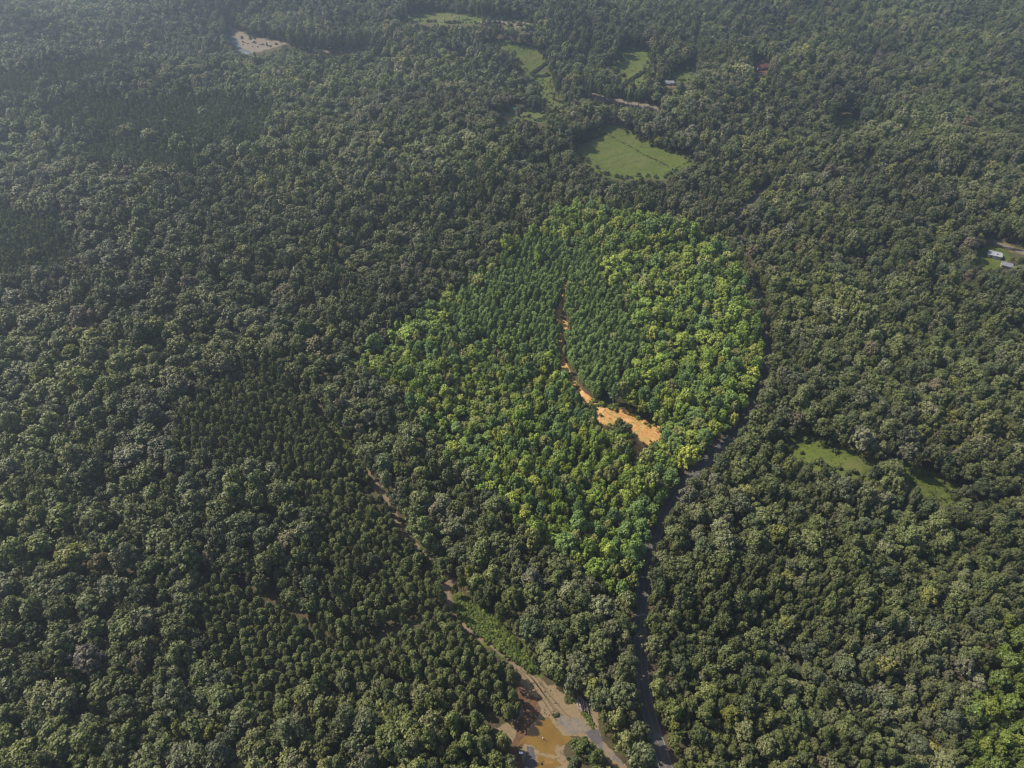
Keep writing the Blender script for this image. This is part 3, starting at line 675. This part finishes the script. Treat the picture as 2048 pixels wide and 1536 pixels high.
scatter('lush_forest', rows['lush'], [b[2] for b in BROAD], 'bright green broadleaf stand in the middle of the photo', 'forest')  # leaf colour carries the parcel highlight
scatter('pine_plantation', rows['pine'], [b[2] for b in PINE], 'dark planted pine blocks at the left of the photo', 'pine forest')
scatter('young_pine_plantation', rows['lushpine'], [b[2] for b in PINE], 'fresh green young pines either side of the orange track', 'pine forest')  # needle colour carries the parcel highlight

# ------------------------------------------------------------------ brush along tracks, hedges and field edges
def brush(name, specs, label, cat='brush'):
    rr = []
    for (P, n, s0, s1, cols, sz) in specs:
        Wp = [unp(a, b)[:2] for a, b in P]; lo = np.min(Wp, 0); hi = np.max(Wp, 0); k = 0; tries = 0
        while k < n and tries < 40*n:
            tries += 1; x = rnd.uniform(lo[0], hi[0]); y = rnd.uniform(lo[1], hi[1])
            if not inside(np.array(x), np.array(y), Wp): continue
            s = rnd.uniform(s0, s1); c = np.array(rnd.choice(cols))*rnd.uniform(.8, 1.2)
            rr.append((x, y, float(H(x, y))-.1, s, s*sz*rnd.uniform(.8, 1.2), rnd.randrange(3), rnd.uniform(0, 6.28), tuple(c))); k += 1
    scatter(name, rr, [b[2] for b in BUSH], label, cat)
GB = [(.085,.115,.018), (.11,.135,.022), (.07,.10,.02)]
brush('trackside_brush', [
  (OPEN['brush'], 760, .45, 1.25, GB, 1.0),
  (poly('842,1098 868,1128 895,1160 880,1165 850,1126 832,1100'), 60, .4, .9, GB, 1.0),
  (poly('650,825 668,850 700,892 735,940 728,950 690,900 662,862 646,832'), 130, .5, 1.1, GB, .9)],
  'bright green brush along the right side of the dirt track')
brush('yard_weeds', [
  (poly('1128,1388 1152,1394 1152,1406 1132,1408'), 40, .2, .55, [(.09,.09,.03), (.07,.085,.025)], .7),
  (poly('1160,1424 1172,1424 1194,1456 1186,1458'), 36, .25, .6, GB, .8),
  (poly('1060,1360 1100,1375 1120,1420 1108,1440 1085,1432'), 70, .10, .28, [(.05,.055,.02), (.08,.075,.03)], .6),
  (poly('1104,1424 1116,1422 1118,1432 1106,1434'), 7, .3, .6, [(.05,.07,.02)], .9)],
  'low weeds scattered over the tan yard', 'weeds')
brush('yard_debris', [(OPEN['yard'], 260, .05, .16, [(.20,.16,.11), (.10,.075,.05), (.24,.21,.17), (.06,.05,.035)], .4)], 'bark chips and stones scattered over the tan yard', 'debris')
brush('hedge', [
  (poly('1060,148 1092,124 1095,127 1064,151'), 150, .6, 1.1, [(.035,.05,.018)], .9), (poly('1064,151 1096,150 1096,153 1066,154'), 90, .6, 1.1, [(.035,.05,.018)], .9),
  (poly('1160,286 1185,276 1212,266 1213,269 1186,279 1162,289'), 130, .35, .8, [(.04,.055,.018)], .9), (poly('1213,267 1240,280 1290,308 1340,332 1339,335 1288,311 1238,283 1212,270'), 150, .2, .42, [(.05,.07,.02)], .9),
  (poly('1250,167 1264,156 1290,140 1292,143 1266,160 1253,170'), 110, .7, 1.3, [(.035,.05,.018)], .9)],
  'dark hedge lines dividing the far meadows', 'hedge')
brush('meadow_tussocks', [(OPEN['meadow'], 420, .15, .40, [(.085,.115,.024), (.07,.10,.02)], .6), (OPEN['meadow2'], 260, .2, .5, [(.085,.115,.024)], .6), (OPEN['meadow3'], 200, .25, .7, [(.075,.105,.022), (.04,.06,.018)], .7),
  (OPEN['meadow4'], 160, .2, .6, [(.08,.11,.024)], .6), (OPEN['top_field'], 150, .3, .8, [(.08,.10,.03)], .6), (OPEN['strip'], 110, .15, .5, GB, .5), (OPEN['strip2'], 60, .2, .6, GB, .5)],
  'grass tussocks growing in the meadows', 'grass')
brush('clearing_weeds', [(OPEN['clearing'], 150, .12, .40, [(.22,.20,.05), (.19,.19,.05), (.26,.20,.08)], .5), (poly('1200,800 1225,812 1246,810 1238,818 1222,822 1206,811'), 70, .3, .7, [(.07,.11,.02)], .8),
  (poly('1133,735 1150,762 1165,782 1160,785 1144,770 1130,748'), 60, .25, .6, [(.12,.14,.03)], .8), (poly('1122,660 1140,655 1140,668 1126,672'), 16, .3, .6, [(.14,.15,.03)], .8)],
  'low weeds dotting the orange clearing', 'weeds')
def edge_brush(name, names, step, s0, s1, cols, label):
    rr = []
    for nm in names:
        Wp = [np.array(unp(a, b)[:2]) for a, b in OPEN[nm]]
        for p, q in zip(Wp, Wp[1:]+Wp[:1]):
            L = np.hypot(*(q-p)); nrm = np.array([q[1]-p[1], p[0]-q[0]])/max(L, 1e-6)
            for k in range(int(L/step)):
                if rnd.random() < .25: continue
                c = p+(q-p)*rnd.random()+nrm*rnd.gauss(0, 1.8); s = rnd.uniform(s0, s1)*rnd.choice((.5, .8, 1, 1.4))
                rr.append((c[0], c[1], float(H(c[0], c[1]))-.1, s, s*rnd.uniform(.7, 1.3), rnd.randrange(3), rnd.uniform(0, 6.28), tuple(np.array(rnd.choice(cols))*rnd.uniform(.8, 1.2))))
    scatter(name, rr, [b[2] for b in BUSH], label, 'brush')
edge_brush('meadow_edge_brush', ['meadow', 'meadow2', 'meadow3', 'meadow4', 'meadow5', 'top_field', 'homestead', 'lawn_far', 'strip', 'strip2'], 1.6, .6, 1.3, [(.07,.09,.028), (.085,.105,.03), (.06,.08,.03)], 'uneven brush along the margins of the meadows')
edge_brush('clearing_edge_brush', ['clearing'], 1.0, .4, 1.0, [(.13,.18,.03), (.18,.20,.04), (.20,.19,.05)], 'bright low brush round the margin of the orange clearing')
brush('sandbar_bushes', [(poly('478,68 560,86 545,94 500,98 482,88'), 26, .6, 1.5, [(.06,.075,.03), (.05,.065,.025)], .8), (poly('600,100 735,94 735,103 660,109 612,106'), 60, .8, 2.0, [(.06,.075,.03)], .8), (poly('960,38 1060,44 1050,50 965,48'), 40, .7, 1.8, [(.055,.075,.028)], .8)],
  'low bushes growing on the far sandbars', 'bushes')

# ------------------------------------------------------------------ bare trees
def bare_tree(name, u, v, Ht, spread, label, seed, group=None):
    x, y, z = ground_under(u, v, Ht*.7); g = random.Random(seed); root = empty(name, (x, y, z), g.uniform(0, 6), label, 'bare tree', group)
    mb = MB(); mb.tube([(0,0,-.5), (0,0,.5), (.2,.1,Ht*.45), (.1,.4,Ht*.8)], [.42,.32,.22,.08], 8); mb.build('trunk', M_DEAD, root)
    for i in range(9):
        a = i*2.4+g.uniform(-.4, .4); zz = Ht*(.34+.05*i); L = spread*g.uniform(.7, 1.1); b = MB()
        p0 = Vector((.12, .15, zz)); p1 = p0+Vector((math.cos(a)*L*.5, math.sin(a)*L*.5, L*.30)); p2 = p0+Vector((math.cos(a)*L, math.sin(a)*L, L*.75))
        b.tube([p0, p1, p2], [.17, .12, .04], 6)
        for q in range(5):
            t = .35+.13*q; s = p0.lerp(p2, t)+Vector((0, 0, -.1*L*(1-t))); d = Vector((math.cos(a+g.uniform(-1.2, 1.2)), math.sin(a+g.uniform(-1.2, 1.2)), g.uniform(.2, .9)))*L*.38
            b.tube([s, s+d*.5+Vector((0, 0, .1)), s+d], [.07, .05, .02], 4)
        b.build('branch', M_DEAD, root)
bare_tree('bare_tree', 1318, 968, 15, 4.2, 'leafless pinkish grey tree beside the road at the bright stand', 3)
bare_tree('bare_tree', 1286, 548, 17, 4.0, 'pale leafless snag in the upper bright stand', 5)
bare_tree('bare_tree', 1318, 1244, 14, 3.2, 'thin leafless tree on the right side of the road', 8)
bare_tree('bare_tree', 1539, 824, 13, 3.0, 'grey leafless tree right of the road bend', 12)
# the dry grey bush at the yard
x, y, z = unp(1029, 1452); root = empty('dry_bush', (x, y, z), 0, 'dry grey brown bush in the shade left of the pond', 'bush')
V, F, val = broad_crown(900, R=2.1, Ht=3.0, base=0, nl=12, nleaf=800, leaf=.16)
cr = bpy.data.objects.new('crown', mesh_from('crown', V, F, val, M_LEAF)); COL.objects.link(cr); cr.parent = root; cr['tint'] = [.17, .13, .075]
trunk_mb(33, 2.2, 1.2, .2, .07).build('stem', M_BARK, root)

# ------------------------------------------------------------------ houses
M_WALLW = noisy('white_siding', [(.40,.39,.37), (.52,.51,.49)], 1.0); M_WALLT = noisy('tan_siding', [(.30,.25,.20), (.40,.34,.28)], 1.0)
M_ROOFW = noisy('pale_metal_roof', [(.20,.205,.22), (.27,.28,.295)], .8, rough=.45, spec=.4); M_ROOFG = noisy('grey_shingles', [(.11,.115,.135), (.18,.185,.205)], 1.5)
M_ROOFR = noisy('red_roof', [(.08,.032,.032), (.12,.046,.044)], 1.2); M_ROOFT = noisy('teal_roof', [(.03,.20,.20), (.06,.28,.27)], 1.0)
M_GLASS = plain('window_glass', (.03,.04,.05), .08, .5); M_TRIM = plain('white_trim', (.7,.7,.68)); M_DOOR = plain('brown_door', (.12,.06,.035)); M_BRICK = noisy('chimney_brick', [(.18,.08,.05), (.28,.13,.09)], 3)
def house(name, u, v, L, Wd, hh, pitch, rz, mw, mr, label, cat='house', vent=False, porch=False):
    x, y, z = unp(u, v); root = empty(name, (x, y, z), rz, label, cat)
    l, w = L/2, Wd/2; r = w*pitch
    mb = MB(); mb.box(-l, l, -w, w, -.5, hh); n = len(mb.v)
    for sx in (-l, l): mb.v += [(sx, -w, hh+.003), (sx, w, hh+.003), (sx, 0, hh+r)]
    mb.f += [(n, n+1, n+2), (n+5, n+4, n+3)]; mb.build('wall', mw, root)
    o = .5; e = .16; rb = MB()
    for s in (-1, 1):
        k = len(rb.v); y1 = s*(w+o); zl = hh-o*pitch+.03
        rb.v += [(-l-o, 0, hh+r+.03), (l+o, 0, hh+r+.03), (l+o, y1, zl), (-l-o, y1, zl), (-l-o, 0, hh+r+e), (l+o, 0, hh+r+e), (l+o, y1, zl+e), (-l-o, y1, zl+e)]
        rb.f += [(k+3,k+2,k+1,k), (k+4,k+5,k+6,k+7), (k+2,k+3,k+7,k+6), (k,k+4,k+7,k+3), (k+1,k+2,k+6,k+5)]
    roof = rb.build('roof', mr, root)
    if vent: MB().box(l*.2, l*.2+.8, -w*.5-.4, -w*.5+.4, hh+r*.3, hh+r*.5+.9).build('chimney', M_BRICK, roof)
    for s in (-1, 1):
        for k in range(max(2, int(L/3.5))):
            cx = -l+L*(k+.5)/max(2, int(L/3.5))
            if s < 0 and k == 0:
                d = MB().box(cx-.5, cx+.5, s*w-.06, s*w+.02, .1, 2.15).build('door', M_DOOR, root); MB().box(cx+.32, cx+.4, s*w-.11, s*w-.062, 1.0, 1.1).build('handle', M_TRIM, d); continue
            ya, yb = (s*w-.05, s*w+.02) if s < 0 else (s*w-.02, s*w+.05)
            f = MB().box(cx-.7, cx+.7, ya, yb, 1.0, 2.2).build('window', M_TRIM, root)
            ya, yb = (s*w-.065, s*w-.052) if s < 0 else (s*w+.052, s*w+.065)
            MB().box(cx-.58, cx-.03, ya, yb, 1.1, 2.1).build('pane', M_GLASS, f); MB().box(cx+.03, cx+.58, ya, yb, 1.1, 2.1).build('pane', M_GLASS, f)
    if porch:
        MB().box(-l*.5, l*.3, -w-2.2, -w-.02, -.3, .12).build('porch_floor', M_WALLT, root)
        for px in (-l*.48, -l*.1, l*.28): MB().box(px-.07, px+.07, -w-2.15, -w-2.0, .125, hh-.42).build('porch_post', M_TRIM, root)
        pr = MB().box(-l*.55, l*.35, -w-2.4, -w-.55, hh-.42, hh-.28).build('porch_roof', mr, root)
    return root
house('house', 1987, 513, 9.5, 6.5, 2.9, .28, -.42, M_WALLW, M_ROOFW, 'small house with pale roof on the lawn at right edge', vent=True)
house('house', 2012, 534, 8.0, 5.6, 2.6, .35, -.50, M_WALLT, M_ROOFG, 'grey roofed house half hidden below the pale roofed one')
house('house', 1338, 168, 10.0, 6.5, 2.9, .40, -.25, M_WALLW, M_ROOFG, 'far grey roofed house among the meadows', porch=True)
house('house', 1522, 138, 15.0, 8.0, 3.0, .50, .35, M_WALLT, M_ROOFR, 'far house with a dark red roof among the trees', vent=True)
house('shed', 1031, 219, 5.5, 3.6, 2.3, .30, .2, M_WALLT, M_ROOFT, 'small teal roofed shed beside the curved red drive', 'shed')

# ------------------------------------------------------------------ small things in the yard
M_LOG = noisy('pale_logs', [(.14,.11,.095), (.27,.23,.21)], 1.5); M_LOGEND = plain('log_end', (.42,.30,.18))
g = random.Random(5)
LOGN = 'first second third fourth fifth sixth seventh eighth ninth tenth eleventh twelfth thirteenth fourteenth fifteenth sixteenth'.split()
for i in range(16):
    u0 = 1154+1.45*i*.95+g.uniform(-.8, .8); v0 = 1407+i*.55+g.uniform(-2.5, 2.5); x, y, z = unp(u0, v0)
    L = g.uniform(4.0, 6.4); r = g.uniform(.16, .27); lift = (0, .36, .12, .5)[i % 4]
    root = empty('log', (x, y, z+r+.1+lift), math.radians(100)+g.uniform(-.22, .22), f'{LOGN[i]} pale log in the heap beside the yard, counted from the left', 'log', 'logs heaped at the right side of the yard')
    mb = MB(); mb.tube([(-L/2, 0, 0), (-L/6, g.uniform(-.08, .08), g.uniform(-.03, .05)), (L/6, g.uniform(-.08, .08), g.uniform(-.03, .05)), (L/2, 0, 0)], [r, r*.95, r*.9, r*.78], 9, cap=False); mb.build('bark', M_LOG, root, True)
    for sx, rr in ((-1, r), (1, r*.78)): MB().tube([(sx*(L/2-.02), 0, 0), (sx*(L/2+.01), 0, 0)], [rr*.97, rr*.97], 9).build('cut_end', M_LOGEND, root)
x, y, z = unp(1085.5, 1478); root = empty('post', (x, y, z), .2, 'slim white post standing in the muddy pond', 'post')
MB().tube([(0,0,-.3), (0,0,.6), (.02,0,1.9)], [.17,.16,.14], 10).build('shaft', plain('white_plastic', (.75,.75,.72), .5), root, True)
MB().tube([(.02,0,1.9), (.02,0,1.98), (.02,0,2.05)], [.19,.19,.05], 10).build('cap', plain('cap_grey', (.5,.5,.5)), root, True)
x, y, z = unp(1083, 1528); root = empty('stump', (x, y, z), .4, 'small dark stump in the pond at the bottom edge', 'stump')
MB().tube([(0,0,-.2), (0,0,.25), (.05,.03,.8)], [.55,.40,.34], 9).build('body', plain('dark_wet_wood', (.012,.010,.010), .6), root)
MB().tube([(.3,.1,.05), (.8,.5,.25), (1.1,.8,.5)], [.14,.10,.04], 6).build('root', plain('dark_root', (.02,.015,.012)), root)
x, y, z = unp(1042, 1507); root = empty('storage_box', (x, y, z+.1), -.1, 'white storage box in the shade beside the asphalt pad', 'box')
MB().box(-.75,.75,-.38,.38,0,.62).build('body', plain('box_grey', (.25,.25,.26)), root); MB().box(-.8,.8,-.43,.43,.623,.74).build('lid', plain('box_white', (.75,.76,.8), .5), root)

# ------------------------------------------------------------------ the hazy air
hz = MB().box(-2650, 2650, -1250, 3250, -40, CAM_H+8).build('haze', None)
hz.data.materials.clear()
hm = bpy.data.materials.new('summer_haze'); hm.use_nodes = True; hN = hm.node_tree.nodes; hN.remove(hN['Principled BSDF'])
pv = hN.new('ShaderNodeVolumePrincipled'); pv.inputs['Color'].default_value = (.66, .80, 1.0, 1); pv.inputs['Density'].default_value = .00029; pv.inputs['Anisotropy'].default_value = .72
hm.node_tree.links.new(pv.outputs[0], hN['Material Output'].inputs['Volume']); hz.data.materials.append(hm)
tag(hz, 'pale blue summer haze thickening towards the top left', 'haze', kind='stuff')
